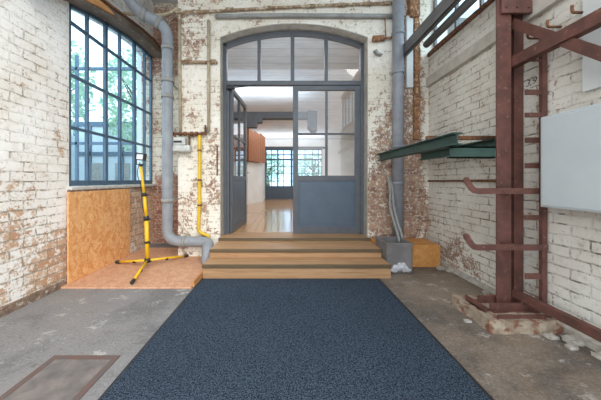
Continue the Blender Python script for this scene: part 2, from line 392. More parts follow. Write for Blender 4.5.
# right wall, clerestory above it
S(MB().box(XR,2.6,-2.0,DW,0,3.25).build('wall_right', 'wr'))
S(MB().lump(2.255,2.32,-1.9,4.02,0,.055,.018,18,8,5).build('trim_3','rubble'))
S(MB().box(2.245,XR+.01,-2.0,4.02,2.74,2.885).build('trim_4', 'concrete_trim', bevel=.008))
S(MB().lump(2.27,2.36,-1.9,4.02,3.225,3.285,.018,20,9,9).build('trim_5','rust_dark'))
cl = tag(bpy.data.objects.new('window_1', None), kind='structure'); C.objects.link(cl); cl.location = (2.4,1,3.27)
w = MB(); w.box(2.37,2.42,-2,4.02,3.25,3.30); w.box(2.36,2.42,-2,4.02,4.55,4.62)
for D in (4.0,3.5,3.05,2.66,2.3,1.9,1.5,1.1,.7,.3,-.1,-.5,-1,-1.5,-2): w.box(2.37,2.41,D-.018,D+.018,3.30,4.55)
w.build('window_frame','beamgrey',cl)
MB().box(2.388,2.392,-2,4.0,3.30,4.55).build('pane','glass',cl)
# masonry beam ends and wall head over the clerestory
S(MB().box(2.30,2.6,-2.0,DW,4.62,TOP).build('trim_6','concrete_trim'))

S(MB().box(-3.0,2.6,.6,5.2,TOP,TOP+.15).build('ceiling.001','ceil'))
# ---- left window
W = thing('window_2', (-2.66,4.0,1.2), None, None, kind='structure')
wf = MB()
WX0, WX1 = -2.685, -2.645
def arch_z(D):
    for (a,za_),(b,zb_) in zip(archp[:-1], archp[1:]):
        if a <= D <= b: return za_+(zb_-za_)*(D-a)/(b-a)
    return archp[-1][1]
vert = [(3.055,.05),(3.346,.028),(3.69,.05),(4.0,.028),(4.387,.05),(4.70,.028),(4.93,.04)]
for D,wd in vert: wf.box(WX0,WX1,D-wd/2,D+wd/2,1.17,arch_z(max(3.03,min(D,4.95))))
for z,h in ((1.21,.07),(1.90,.035),(2.55,.035),(3.20,.035)): wf.box(WX0+.003,WX1-.003,3.03,4.95,z-h/2,z+h/2)
wf.prism([(a,b) for a,b in archp]+[(a,b-.06) for a,b in archp[::-1]], 'x', WX0, WX1)
wf.build('window_frame','winblue',W)
wp = MB()
for (a,_),(b,_) in zip(vert[:-1],vert[1:]):
    wp.prism([(a,1.17),(b,1.17),(b,arch_z(min(b,4.95))),(a,arch_z(a))],'x',-2.668,-2.664)
wp.build('pane','glass',W)
S(MB().box(-2.70,-2.57,3.0,4.95,1.125,1.172).build('trim_7','stone',bevel=.01))
S(MB().lump(-2.63,-2.585,3.0,4.7,1.105,1.135,.008,10,14,2).build('trim_8','roughbase'))
# arched beam standing proud of the wall over the window
bot = [(2.4,3.16),(2.8,3.32),(3.05,3.41),(3.4,3.51),(3.8,3.60),(4.2,3.67),(4.6,3.70),(4.94,3.67)]
top = [(a,b+.10+.10*max(0,3.6-a)) for a,b in bot]
ab = tag(MB().prism(bot+top[::-1],'x',-2.64,-2.43).build('arched_beam','lintel'), 'weathered brown arched beam bridging the top of the tall blue-framed window', 'beam')
MB().prism([(a,b+.001) for a,b in top]+[(a,b+.03) for a,b in top[::-1]],'x',-2.64,-2.40).build('steel_edge','rust_dark',ab)
wdg = smooth_path([(2.95,0,3.44),(3.05,0,3.52),(3.2,0,3.57),(3.4,0,3.59),(3.52,0,3.575),(3.4,0,3.535),(3.2,0,3.48),(3.05,0,3.43),(2.95,0,3.44)],4)[:-1]
wd = MB().prism([(p.x,p.z) for p in wdg],'x',-2.44,-2.405).build('wood_wedge','rawwood',bevel=.006)
tag(wd,'pale orange split timber wedge fixed to the arched beam above the window','timber')

# ------------------------------------------------------------------ the door
Dr = thing('door_1', (cx,DF,FZ), None, None, kind='structure')
k = DF/F
fr = MB()
y0_, y1_ = DF-.045, DF+.045
ain = arc(cx, za-R, math.pi/2+th, math.pi/2-th, R-.075, 24)
ain = [(max(x0+.05,min(x1-.05,a)),b) for a,b in ain]
fr.prism(ar+ain[::-1],'y',y0_,y1_)
fr.box(x0,x0+.062,y0_,y1_,FZ,zs+.0); fr.box(x1-.062,x1,y0_,y1_,FZ,zs)
fr.box(x0+.062,x1-.062,y0_+.005,y1_-.005,2.852,2.925)
for xm,wm in ((-.455,.055),(.11,.062),(.68,.055)):
    zt = math.sqrt((R-.07)**2-(xm-cx)**2)+za-R
    fr.box(xm-wm/2,xm+wm/2,y0_+.008,y1_-.008,2.925,zt)
fr.box(x0+.062,x0+.10,y0_+.02,y1_-.02,FZ,2.852)
fr.build('door_frame','mullion',Dr,bevel=.004)
fp = MB(); g = arc(cx, za-R, math.pi/2+th, math.pi/2-th, R-.05, 16)
fp.prism([(x0+.03,2.9)]+[(max(x0+.03,min(x1-.03,a)),b) for a,b in g]+[(x1-.03,2.9)],'y',DF-.003,DF+.003)
fp.build('pane','glassdoor',Dr)
def leaf(mtx, w, handle_side=1):
    "door leaf in its own frame: x 0..w, z from FZ+.01 to 2.845, about y=0"
    zb, zt = FZ+.012, 2.845; t = .028
    L = MB(mtx); st = .088
    L.box(0,st,-t,t,zb,zt); L.box(w-st,w,-t,t,zb,zt); L.box(st,w-st,-t,t,zt-.075,zt)
    L.box(st,w-st,-t,t,1.235,1.325); L.box(st,w-st,-t,t,zb,zb+.11)
    L.box(w/2-.02,w/2+.02,-t+.004,t-.004,1.325,zt-.075); L.box(st,w-st,-t+.005,t-.005,2.015,2.048)
    o = L.build('door_leaf','mullion',Dr,bevel=.003)
    p = MB(mtx); p.box(st-.005,w-st+.005,-.014,.014,zb+.10,1.24)
    p.box(st+.03,w-st-.03,-.019,.019,zb+.155,1.195)
    p.build('lower_panel','doorpanel',Dr,bevel=.004)
    q = MB(mtx); q.box(st-.005,w-st+.005,-.003,.003,1.32,zt-.07)
    q.build('pane','glassdoor',Dr)
    return o
wR = (360.7-293)*k
leaf(Matrix.Translation((.118,DF,0)), x1-.062-.118)
wLf = 1.08
ang = math.radians(86)
# hinge line is on the left jamb, leaf swung into the room
mt = Matrix.Translation((-.945,DF+.03,0)) @ Matrix.Rotation(ang,4,'Z')
leaf(mt, wLf)
h = MB(mt); h.box(wLf-.07,wLf-.03,-.036,-.028,1.30,1.46)
h.tube([(wLf-.05,-.03,1.40),(wLf-.05,-.075,1.40),(wLf-.06,-.085,1.40),(wLf-.17,-.085,1.40)],.009,8)
h.build('door_handle','greyconduit',Dr)
dc = MB(); dc.box(-.99,-.86,DF-.085,DF-.03,2.775,2.835); dc.bar((-.88,DF-.06,2.80),(-.50,DF-.05,2.84),.018,.012)
dc.build('door_closer','black',Dr,bevel=.004)

# ------------------------------------------------------------------ steps
ST = thing('entrance_steps', (.13,3.5,0), 'three broad oak-board steps leading up to the grey arched doorway', 'steps')
a0,a1 = -1.06,1.33
MB().box(a0,a1,3.175,4.0,0,.135).box(a0,a1,3.48,4.0,.135,.25).box(a0,a1,3.93,4.0,.25,.30).build('riser','step',ST)
tr = MB()
def treads(b, ya, yb, z, n, ov=0):
    dw = (yb-ya)/n
    for i in range(n): b.box(a0-ov,a1+ov,ya+i*dw,ya+(i+1)*dw-.003,z-.028,z)
    return b
treads(MB(),3.185,3.50,.176,2).build('tread','step',ST,bevel=.003)
treads(MB(),3.49,3.93,.287,3).build('tread','step',ST,bevel=.003)
for (ya,z) in ((3.158,.176),(3.462,.287),(3.925,.335)):
    MB().box(a0-.004,a1+.004,ya,ya+.026,z-.042,z+.001).build('nosing','nosing',ST,bevel=.004)
# threshold board across the reveal
S(MB().box(x0-.0,x1,3.953,DF+.14,.30,FZ).build('trim_9','step'))

# ------------------------------------------------------------------ floor mat, hatch
mt_ = thing('entrance_mat',(.05,2,0),'large blue-grey loop pile mat lying in front of the wooden steps','mat')
MB().box(-1.045,1.155,.7,3.135,0,.012).build('pile','mat',mt_)
eb = MB()
for a in ((-1.065,-1.045,.68,3.15),(1.155,1.178,.68,3.15),(-1.065,1.178,3.135,3.152),(-1.065,1.178,.68,.70)): eb.box(a[0],a[1],a[2],a[3],0,.008)
eb.build('rubber_edge','black',mt_)
ht = thing('floor_hatch',(-1.4,1.5,0),'flush concrete-filled hatch with rusted steel rim set in the left floor','hatch')
MB().box(-1.605,-1.215,1.20,1.735,-.01,.0035).build('hatch_plate',mottled('hatch infill',srgb(134,124,118),srgb(100,95,93),7,.8,bs=.5,detail=9),ht)
hr = MB()
for a in ((-1.645,-1.605,1.16,1.775),(-1.215,-1.175,1.16,1.775),(-1.605,-1.215,1.16,1.20),(-1.605,-1.215,1.735,1.775)): hr.box(a[0],a[1],a[2],a[3],-.01,.006)
hr.build('hatch_rim',mottled('rusty rim',srgb(112,84,76),srgb(98,90,87),14,.8,bs=.4,detail=8),ht)

# ------------------------------------------------------------------ strand board corner
tag(MB().box(-2.585,-2.567,2.95,4.12,.021,1.105).build('strand_board','osb',bevel=.003),'upright orange strand board leaning flat against the left wall under the window','board')
tag(MB().box(-2.60,-1.09,2.87,4.55,0,.02).build('strand_board_sheet','osbfloor',bevel=.003),'strand board sheet lying on the floor beneath the yellow work light','board')
tag(MB().bar((-1.075,2.90,.04),(-1.075,3.40,.04),.022,.07).build('timber_strip','rawwood',bevel=.003),'short raw timber strip standing beside the left end of the lowest step','timber')

# ------------------------------------------------------------------ tripod work light
T = thing('work_light',(-1.96,3.52,.02),'yellow tripod work light with small black floodlight, by the window','lamp')
hub = Vector((-1.955,3.52,.10)); 
MB().tube([(-1.95,3.52,.11),(-1.965,3.52,.72)],.028,14).build('lower_tube','yellow',T)
MB().tube([(-1.965,3.52,.70),(-1.995,3.52,1.06)],.022,14).build('middle_tube','yellow',T)
MB().tube([(-1.995,3.52,1.04),(-2.045,3.52,1.44)],.018,14).build('upper_tube','yellow',T)
for a,b,r in (((-1.963,3.52,.68),(-1.967,3.52,.74),.035),((-1.993,3.52,1.02),(-1.997,3.52,1.07),.030),((-1.95,3.52,.09),(-1.953,3.52,.15),.038),((-1.957,3.52,.36),(-1.959,3.52,.39),.033)):
    MB().tube([a,b],r,14).tube([(a[0]+.03,3.50,(a[2]+b[2])/2),(a[0]+.075,3.47,(a[2]+b[2])/2)],.010,8).build('clamp','black',T)
for ft in ((-1.80,2.93,.055),(-1.57,3.96,.05),(-2.47,3.66,.05)):
    ft = Vector(ft); lg = MB().tube([hub+Vector((0,0,.02)), ft],.016,10).build('leg','yellow',T)
    d = (hub-ft).normalized()
    MB().tube([ft-d*.02, ft+d*.05],.022,10).build('rubber_foot','black',lg)
    MB().tube([ft+d*.30, ft+d*.33],.021,10).build('brace_clip','black',lg)
lm = MB(); 
def ring(b,cx_,cz_,w_,h_,t_,ya,yb,tilt):
    c,s_ = math.cos(tilt),math.sin(tilt)
    def rot(x,z): return (cx_+x*c-z*s_, cz_+x*s_+z*c)
    o_ = [rot(x,z) for x,z in ((-w_,-h_),(w_,-h_),(w_,h_),(-w_,h_))]; i_ = [rot(x,z) for x,z in ((-w_+t_,-h_+t_),(w_-t_,-h_+t_),(w_-t_,h_-t_),(-w_+t_,h_-t_))]
    for a in range(4):
        e = (a+1)%4; b.prism([o_[a],o_[e],i_[e],i_[a]],'y',ya,yb)
    return i_
inn = ring(lm,-2.03,1.575,.062,.05,.013,3.46,3.53,-.12)
lm.prism(inn,'y',3.515,3.53)
lm.build('lamp_housing','black',T)
MB().prism(inn,'y',3.475,3.482).build('lamp_lens','lampglass',T)
MB().bar((-2.045,3.52,1.44),(-2.045,3.52,1.475),.05,.03,(0,1,0)).bar((-2.10,3.505,1.47),(-1.985,3.505,1.47),.012,.012).bar((-2.10,3.505,1.47),(-2.10,3.505,1.58),.012,.012,(0,1,0)).build('bracket','black',T)
MB().tube(smooth_path([(-2.06,3.53,1.50),(-2.10,3.53,1.35),(-2.05,3.53,1.15),(-2.03,3.53,.9),(-1.99,3.55,.7)],4),.005,6).build('cable','black',T)

# ------------------------------------------------------------------ drain pipes
Lp = thing('drain_pipe',(-1.87,3.92,.3),'fat blue-grey drain pipe in the left corner, bending along the wall foot','pipe')
r = .080; xv = -1.848; yv = 3.90
run = smooth_path([(xv,yv,3.35),(xv,yv,2.6),(xv,yv,1.6),(xv,yv,.75),(xv,yv,.46),(xv+.05,yv,.34),(xv+.17,yv,.295),(xv+.33,yv,.29),(-1.30,yv,.285),(-1.21,yv-.03,.27),(-1.17,yv-.16,.2),(-1.165,yv-.22,.12),(-1.165,yv-.23,.04)],5)
MB().tube(run,r,20).build('pipe_run','drain',Lp)
up = smooth_path([(xv,yv,3.28),(xv,yv,3.45),(xv-.02,yv-.02,3.58),(xv-.12,yv-.06,3.68),(xv-.30,yv-.14,3.74),(xv-.42,yv-.22,3.85),(xv-.50,yv-.34,4.05),(xv-.56,yv-.45,4.3)],5)
MB().tube(up,r*1.0,20).build('pipe_elbow','drain',Lp)
for z in (3.30,2.80,2.55,.93):
    c_ = MB().tube([(xv,yv,z-.03),(xv,yv,z+.03)],r+.014,20)
    if z in (2.80,.93): c_.box(xv-.01,xv+.01,yv,DB-.003,z-.012,z+.012)
    c_.build('pipe_clamp','greyconduit',Lp)
for a_,b_ in (((-1.60,yv,.289),(-1.56,yv,.289)),((xv-.27,yv-.12,3.735),(xv-.33,yv-.15,3.75)),((xv-.08,yv-.035,3.66),(xv-.13,yv-.06,3.69))):
    MB().tube([a_,b_],r+.016,20).build('pipe_clamp','greyconduit',Lp)
Rp = thing('drain_pipe',(1.82,3.9,.3),'grey drain pipe right of the doorway, running down into the metal bin','pipe')
xr_ = (398-286)*3.9/F; 
MB().tube([(xr_,3.9,.33),(xr_,3.9,4.7)],.083,20).build('pipe_run','drain_r',Rp)
for z in (3.53,2.92,1.77,1.2):
    MB().tube([(xr_,3.9,z-.022),(xr_,3.9,z+.022)],.095,20).box(xr_-.008,xr_+.008,3.9,DW-.003,z-.01,z+.01).build('pipe_clamp','drain_r',Rp)
hs = []
for i,(ox,lab) in enumerate(((0,'outer grey hose curving down the wall beside the right drain pipe into the bin'),(.055,'inner grey hose pressed against the right drain pipe above the bin'))):
    o = MB().tube(smooth_path([(1.60+ox*.5,3.93,1.32-ox),(1.615+ox*.6,3.87,1.12),(1.60+ox,3.84,.85),(1.64+ox*.9,3.78,.60),(1.66+ox,3.72,.46),(1.665+ox,3.66,.34)],5),.020,10).build('hose','greyconduit')
    tag(o,lab,'hose',group='grey hoses beside the right drain pipe')

# metal bin
b = thing('metal_bin',(1.51,3.55,0),'square dull grey metal bin with white plaster splash under the right drain pipe','bin')
bw = MB(); X0,X1,Y0,Y1,ZT = 1.345,1.70,3.36,3.565+.19,.40
for a in ((X0,X1,Y0,Y0+.012),(X0,X1,Y1-.012,Y1),(X0,X0+.012,Y0,Y1),(X1-.012,X1,Y0,Y1)): bw.box(a[0],a[1],a[2],a[3],0,ZT)
bw.box(X0,X1,Y0,Y1,0,.012); bw.box(X0+.01,X1-.01,Y0+.01,Y1-.01,.30,.31)
bw.build('body','metalbox',b,bevel=.006)
rm = MB()
for a in ((X0-.008,X1+.008,Y0-.008,Y0+.014),(X0-.008,X1+.008,Y1-.014,Y1+.008),(X0-.008,X0+.014,Y0,Y1),(X1-.014,X1+.008,Y0,Y1)): rm.box(a[0],a[1],a[2],a[3],ZT-.03,ZT+.002)
rm.build('rim','metalbox',b,bevel=.003)
sp = MB()
for (x,z,r_) in ((1.44,.05,.045),(1.49,.075,.06),(1.55,.08,.062),(1.60,.055,.05),(1.645,.04,.035),(1.52,.115,.035),(1.58,.115,.03),(1.46,.03,.03)):
    b0 = len(sp.v); sp.sphere((x,3.355,z),r_,12,8,(1,.55,.75))
    for q_ in range(b0,len(sp.v)): sp.v[q_] += noise.noise_vector(sp.v[q_]*26)*.018
sp.build('plaster_splash','splash',b)

# strand board box in the corner
bx = MB().box(1.34,2.22,3.77,4.02,0,.315).box(1.71,2.22,3.59,3.77,0,.315).build('wooden_box','osbbox',bevel=.004)
tag(bx,'low orange strand board box filling the corner behind the metal bin','box')

# ------------------------------------------------------------------ pipes and meter on the back wall, left of door
yy = DW-.036
tag(MB().tube([(-1.69,yy,2.02),(-1.70,yy,3.80)],.024,10).tube([(-1.70,yy,3.80),(-1.70,yy,3.98)],.028,10).build('conduit','conduit'),'beige vertical pipe left of the meter, rising to the upper pipes','pipe')
tag(MB().tube([(-1.235,yy,2.02),(-1.235,yy,3.80)],.024,10).build('conduit','conduit'),'thin cream vertical pipe just left of the doorway arch','pipe')
gm = thing('gas_meter',(-1.66,3.98,1.8),'small grey gas meter on the wall between drain pipe and yellow pipe','meter')
MB().box(-1.79,-1.50,3.90,4.02,1.69,1.80).build('lower_case','meter',gm,bevel=.03)
MB().box(-1.77,-1.58,3.91,4.02,1.80,1.92).build('upper_case','meter',gm,bevel=.012)
MB().box(-1.755,-1.63,3.902,3.912,1.835,1.865).build('counter_window','black',gm)
MB().tube([(-1.76,3.97,1.9),(-1.76,3.97,1.97)],.016,10).build('pipe_stub','rust_dark',gm)
MB().tube([(-1.535,3.97,1.78),(-1.535,3.97,1.97)],.016,10).build('pipe_stub','rust_dark',gm)
gp = MB().tube([(-1.83,3.97,1.985),(-1.40,3.97,1.985)],.022,10)
for x in (-1.80,-1.68,-1.60,-1.50,-1.42): gp.tube([(x-.018,3.97,1.985),(x+.018,3.97,1.985)],.034,8)
gp.tube([(-1.335,3.97,1.99),(-1.40,3.97,1.985)],.02,8).tube([(-1.28,3.97,1.99),(-1.28,3.97,2.12)],.016,8).tube([(-1.34,3.97,1.99),(-1.26,3.97,1.99)],.026,8)
tag(gp.build('valve_pipe','rust_dark'),'rusty horizontal valve pipe directly above the gas meter','pipe')
yp = thing('gas_pipe',(-1.38,3.98,.4),'bright yellow gas pipe running down the wall left of the door','pipe')
MB().tube(smooth_path([(-1.375,3.98,1.965),(-1.375,3.98,1.5),(-1.38,3.98,.9),(-1.39,3.98,.50),(-1.385,3.98,.44),(-1.33,3.98,.40),(-1.24,3.98,.36),(-1.22,3.98,.30)],4),.026,12).build('pipe_run','yellowpipe',yp)
for z in (1.72,1.25,.85): MB().tube([(-1.376,3.98,z-.014),(-1.376,3.98,z+.014)],.034,12).box(-1.385,-1.367,3.99,DW,z-.01,z+.01).build('pipe_clamp','rust_dark',yp)
tag(MB().tube([(-1.985,3.99,3.14),(-1.75,yy,3.14),(-1.10,yy,3.13)],.024,10).tube([(-1.62,yy,3.14),(-1.50,yy,3.145)],.034,8).tube([(-1.2,yy,3.14),(-1.12,yy,3.145)],.036,8).build('rusty_pipe',M['flake']),'short rusty pipe crossing the wall level with the door arch springing','pipe')
hb = MB().bar((-1.105,yy+.02,1.32),(-1.105,yy+.02,1.80),.02,.012,(0,1,0)).build('wall_strap','rust_dark'); tag(hb,'narrow dark iron strap on the wall right of the yellow gas pipe','strap')
# top pipes across the back wall
tag(MB().tube(smooth_path([(-1.12,yy-.01,3.855),(0,yy-.01,3.87),(1.74,yy-.01,3.86)],4),.034,12).build('trunking_pipe','greyconduit'),'grey horizontal pipe running across the wall just above the door arch','pipe')
o = MB().tube(smooth_path([(-1.78,3.95,3.90),(-1.2,yy,3.945),(-.4,yy,3.99),(.6,yy,4.04),(1.74,yy,4.08)],5),.022,10)
for x in (-.9,-.3,.4,.9,1.3,1.6): o.tube([(x-.06,yy,4.012+(x*.04)),(x+.06,yy,4.012+(x*.04))],.030,8)
tag(o.build('rusty_pipe',M['flake']),'flaking rusty pipe across the very top of the back wall','pipe')
tag(MB().tube(smooth_path([(-1.70,3.96,3.98),(-1.9,3.94,3.86),(-2.2,3.9,3.82),(-2.50,3.85,3.82)],4),.026,10).build('rusty_pipe','conduit'),'beige pipe behind the left drain elbow near the ceiling','pipe')
tag(MB().tube([(1.38,3.98,3.50),(1.40,3.98,3.50),(1.56,3.98,3.51)],.045,12).tube([(1.56,3.98,3.51),(1.73,3.96,3.51)],.018,10).tube([(1.58,3.96,3.53),(1.57,3.97,3.86)],.010,8).build('pipe_joint','rust_orange'),'orange rusted pipe joint at the right shoulder of the door arch','pipe')
tag(MB().prism([(1.40,3.31),(1.44,3.25),(1.52,3.235),(1.54,3.255),(1.47,3.275),(1.44,3.33)],'y',3.96,4.03).build('wall_lug','greyconduit',bevel=.004),'small grey pointed bracket below the orange pipe joint','bracket')
# right corner: white trunking and rusted strip
tag(MB().box(1.915,2.02,3.965,DW,2.72,3.86).build('white_trunking','whitepaint',bevel=.004),'tall flat white board right behind the right drain pipe','board')
rs = MB().lump(2.04,2.12,3.95,4.03,1.9,4.7,.022,30,11,6)
tag(rs.build('rusted_strip','rust_orange'),'orange rusted iron strip up the corner beside the clerestory','strip')
tag(MB().lump(1.95,2.10,3.90,4.03,3.82,4.20,.04,8,10,2).build('rusted_clump','rust_orange'),'flaking lump of rust at the top of the right drain pipe','rust')

# ------------------------------------------------------------------ beams under the clerestory
cb = thing('roof_channel',(1.89,3,3.2),'wide grey steel channel running overhead from the drain pipe to the front','beam')
MB().box(1.825,1.835,2.34,3.95,3.18,3.355).box(1.825,1.885,2.34,3.95,3.18,3.19).box(1.825,1.885,2.34,3.95,3.345,3.355).build('channel','beamgrey',cb)
tag(MB().tube([(2.01,3.52,3.19),(2.01,3.58,3.19),(2.01,2.42,3.205)],[.045,.05,.05],14).build('round_rail','beamgrey'),'round-ended grey tube overhead, parallel to the wide steel channel','beam')

# ------------------------------------------------------------------ green beams
def ibeam(x, ya, yb, z0, z1, w_=.09, t=.012):
    return MB().box(x-w_/2,x+w_/2,ya,yb,z1-t,z1).box(x-w_/2,x+w_/2,ya,yb,z0,z0+t).box(x-.006,x+.006,ya,yb,z0,z1)
G = thing('green_bracket_frame',(1.8,3,1.5),'dark green steel frame projecting from the back wall to the red column','frame')
ibeam(1.51,2.20,4.025,1.56,1.67).build('side_beam','green',G); ibeam(2.125,2.53,3.92,1.56,1.67).build('side_beam','green',G)
cbm = MB().box(1.515,1.937,2.31,2.322,1.452,1.558).box(1.515,1.937,2.31,2.36,1.452,1.464).box(1.515,1.937,2.31,2.36,1.546,1.558)
cbm.build('cross_beam','green',G)
tag(MB().box(1.47,2.20,2.60,2.64,1.67,1.71).build('angle_bar','rust_dark',bevel=.003),'rusty flat bar lying across the green steel frame','bar')
tag(MB().tube([(2.275,4.0,1.235),(2.275,3.4,1.24),(2.275,2.45,1.245)],.013,8).build('wall_conduit','rust_dark'),'dark corroded pipe at mid height along the right brick wall','pipe')

# ------------------------------------------------------------------ red steel column frame
K = thing('red_steel_frame',(2.03,2.3,.1),'red-brown steel column frame with hooks and ladder rungs standing on masonry plinth','frame')
cmb = MB()
cmb.box(1.94,2.072,2.30,2.312,.12,4.6)            # front flange
cmb.box(2.045,2.058,2.312,2.42,.12,4.6)           # web
cmb.box(2.058,2.19,2.405,2.42,.12,4.6)
cmb.box(2.165,2.255,2.373,2.387,.12,4.6)          # rear flange
cmb.box(2.165,2.177,2.387,2.42,.12,4.6)
cmb.build('column','rust',K)
MB().box(1.965,2.24,2.27,2.298,2.77,4.6).build('gusset_plate','rust',K,bevel=.003)
for z in (2.82,3.0):
    for x in (2.0,2.10,2.20): MB().sphere((x,2.268,z),.012,8,5).build('bolt','rust',K)
MB().box(2.240,2.285,2.185,2.215,.0,2.55).build('rear_post','rust',K)
for z,hh in ((2.30,.018),(2.02,.045),(1.82,.04),(1.60,.045),(1.375,.045),(.92,.045),(.405,.05)):
    MB().box(2.10,2.245,2.190,2.200,z-hh/2,z+hh/2).build('rung','rust',K)
for z in (1.153,.662):
    H = MB(); t = .052
    cl_ = [Vector((2.283,z)),Vector((1.67,z)),Vector((1.642,z+.006)),Vector((1.618,z+.026)),Vector((1.572,z+.098))]
    lo, hi = [], []
    for a_ in range(len(cl_)):
        d_ = (cl_[min(a_+1,len(cl_)-1)]-cl_[max(a_-1,0)]).normalized(); nn_ = Vector((-d_.y,d_.x))*t/2
        lo.append(cl_[a_]+nn_); hi.append(cl_[a_]-nn_)
    e_ = cl_[-1]; a0_ = math.atan2(lo[-1].y-e_.y, lo[-1].x-e_.x)
    cap = [Vector((e_.x+t/2*math.cos(a0_-math.pi*q_/6), e_.y+t/2*math.sin(a0_-math.pi*q_/6))) for q_ in range(1,6)]
    H.prism([tuple(p) for p in lo+cap+hi[::-1]],'y',2.174,2.185)
    H.build('hook','rust',K,bevel=.002)
    MB().box(1.965,2.045,2.185,2.30,z-.02,z+.02).build('hook_spacer','rust',K)
    for bx_,bz in ((1.567,z+.105),(1.90,z),(2.0,z)):
        MB().tube([(bx_,2.168,bz),(bx_,2.175,bz)],.008,8).build('bolt','rust_dark',K)
MB().bar((2.09,2.33,2.345),(2.09,-1.5,2.345),.012,.095).bar((2.12,2.33,2.30),(2.12,-1.5,2.30),.07,.010).build('rail_beam','rust',K)
MB().bar((2.11,2.33,2.71),(2.11,1.0,1.46),.075,.010,(1,0,0)).bar((2.14,2.33,2.71),(2.14,1.0,1.46),.01,.05,(1,0,0)).build('diagonal_brace','rust',K)
MB().bar((2.085,2.30,.21),(2.085,-1.5,.21),.012,.065).bar((2.11,2.30,.235),(2.11,-1.5,.235),.05,.010).build('bottom_rail','rust',K)
bf = MB(); bf.box(1.80,2.20,2.20,2.212,.10,.165).box(1.80,2.20,2.16,2.212,.10,.11); bf.box(1.80,2.20,2.34,2.352,.10,.165).box(1.72,1.80,2.20,2.352,.10,.112); bf.box(1.72,1.732,2.16,2.40,.10,.15); bf.box(1.76,2.2,2.07,2.082,.10,.13)
bf.build('base_frame','rust',K)
pl = MB().lump(1.66,2.24,2.03,2.50,0,.10,.022,9,7,1)
tag(pl.build('masonry_plinth','plinth'),'crumbling masonry plinth under the red steel column','plinth')
# rubble round the plinth and along the wall foot
i = 0
for (x,y,s_) in ((2.20,1.92,.030),(2.10,1.98,.022),(2.22,1.75,.026),(2.24,3.42,.030),(2.16,3.50,.028),(2.20,2.75,.02),(1.60,2.2,.014),(2.21,1.60,.028),(2.12,1.86,.018)):
    o = MB().lump(x-s_*1.5,x+s_*1.5,y-s_*1.3,y+s_*1.3,0,s_*1.1,s_*.5,3,24,i*3+1).build('rubble_piece','rubble'); i += 1
    lab = ['pale rubble lump on the floor against the right wall, just right of the plinth','small pale rubble bit touching the plinth corner','pale rubble chunk at the wall foot below the white panel','larger white rubble lump beside the strand board box','white rubble lump on the floor in front of the strand board box','small rubble bit at the right wall foot behind the column','tiny rubble crumb on the open floor left of the plinth','pale rubble chunk nearest the camera at the right wall foot','small pale crumb between the plinth and the bottom rail'][i-1]
    tag(o,lab,'rubble',group='rubble along the right wall foot')

# white box on the right wall and board above it
wb = thing('wall_cabinet',(2.2,1.6,1.4),'large plain pale grey metal cabinet panel on the right wall below the red rail','cabinet')
MB().box(2.135,2.225,.55,2.10,1.025,1.775).build('body','cabinet',wb,bevel=.006)
MB().box(2.128,2.136,.57,2.085,1.04,1.755).build('door','cabinet',wb,bevel=.004)
for a_ in (.7,1.8): MB().box(2.225,XR,a_,a_+.1,1.3,1.5).build('wall_mount','beamgrey',wb)
tag(MB().box(2.262,2.297,.6,1.91,1.92,2.78).build('white_board','whitepaint',bevel=.003),'smooth white board flat on the right wall above the cabinet','board')
for i,(D,l) in enumerate(((2.26,'iron wall hook nearest the red column, high on the right wall'),(2.09,'middle iron wall hook high on the right wall above the red rail'),(1.91,'iron wall hook at the right edge, near the top of the white board'))):
    o = MB().tube([(2.30,D,2.53),(2.20,D,2.53),(2.19,D,2.535),(2.185,D,2.55),(2.185,D,2.585)],.010,8).build('wall_hook','rust_dark')
    tag(o,l,'hook',group='iron hooks high on the right wall')
# pencilled figures
cu = bpy.data.curves.new('pencil_note','FONT'); cu.body = '3,9'; cu.size = .085; cu.extrude = .0004; cu.shear = .3
tm = bpy.data.objects.new('tmp',cu); C.objects.link(tm)
dg = bpy.context.evaluated_depsgraph_get(); me = bpy.data.meshes.new_from_object(tm.evaluated_get(dg)); bpy.data.objects.remove(tm)
me.materials.clear(); me.materials.append(M['paper'])
pn = bpy.data.objects.new('pencil_note',me); C.objects.link(pn)
pn.rotation_euler = (math.pi/2,0,-math.pi/2); pn.location = (2.2985,2.40,2.14)
tag(pn,'small handwritten figures on the white brick between column and rear post','writing')

# ------------------------------------------------------------------ room beyond the door
IX0, IX1, IYE = -2.9, 3.4, 12.0
y_in = DF+.14
S(MB().box(-1.70,IX1+.2,y_in,5.2,.1,FZ).box(IX0-.2,IX1+.2,5.2,IYE+.2,.1,FZ).build('floor_interior','boards'))
cz_ = lambda y: 4.10-(y-y_in)*(4.10-3.17)/(IYE+.2-y_in)
S(MB().prism([(5.2,cz_(5.2)),(IYE+.2,3.17),(IYE+.2,3.30),(5.2,cz_(5.2)+.14)],'x',IX0-.2,IX1+.2).prism([(y_in,4.10),(5.2,cz_(5.2)),(5.2,cz_(5.2)+.14),(y_in,4.25)],'x',-1.70,IX1+.2).build('ceiling','ceil'))
S(MB().box(IX0-.2,IX0,5.25,IYE+.2,FZ,4.2).build('wall_interior_left','plasterwhite'))
S(MB().box(IX0-.2,-1.735,DB+.25,5.35,FZ,4.2).build('wall_interior_front','plasterwhite'))
S(MB().box(IX1,IX1+.2,y_in,IYE+.2,FZ,4.2).build('wall_interior_right','plasterwhite'))
wx0,wx1,wz0,wz1 = -1.01,1.74,FZ,2.83
fw = MB().box(IX0,wx0,IYE,IYE+.2,FZ,3.4).box(wx1,IX1,IYE,IYE+.2,FZ,3.4).box(wx0,wx1,IYE,IYE+.2,wz1,3.4)
S(fw.build('wall_far','plasterwhite'))
FWn = thing('window_3',((wx0+wx1)/2,IYE+.1,FZ),None,None,kind='structure')
f = MB(); ya,yb = IYE+.06,IYE+.12
for x in (wx0,-.72,-.43,-.14,.22,.28,.55,.9,1.25,1.55,wx1-.03):
    f.box(x,x+(.07 if x in (-.43,.22,wx0) else .035),ya,yb,.9,wz1)
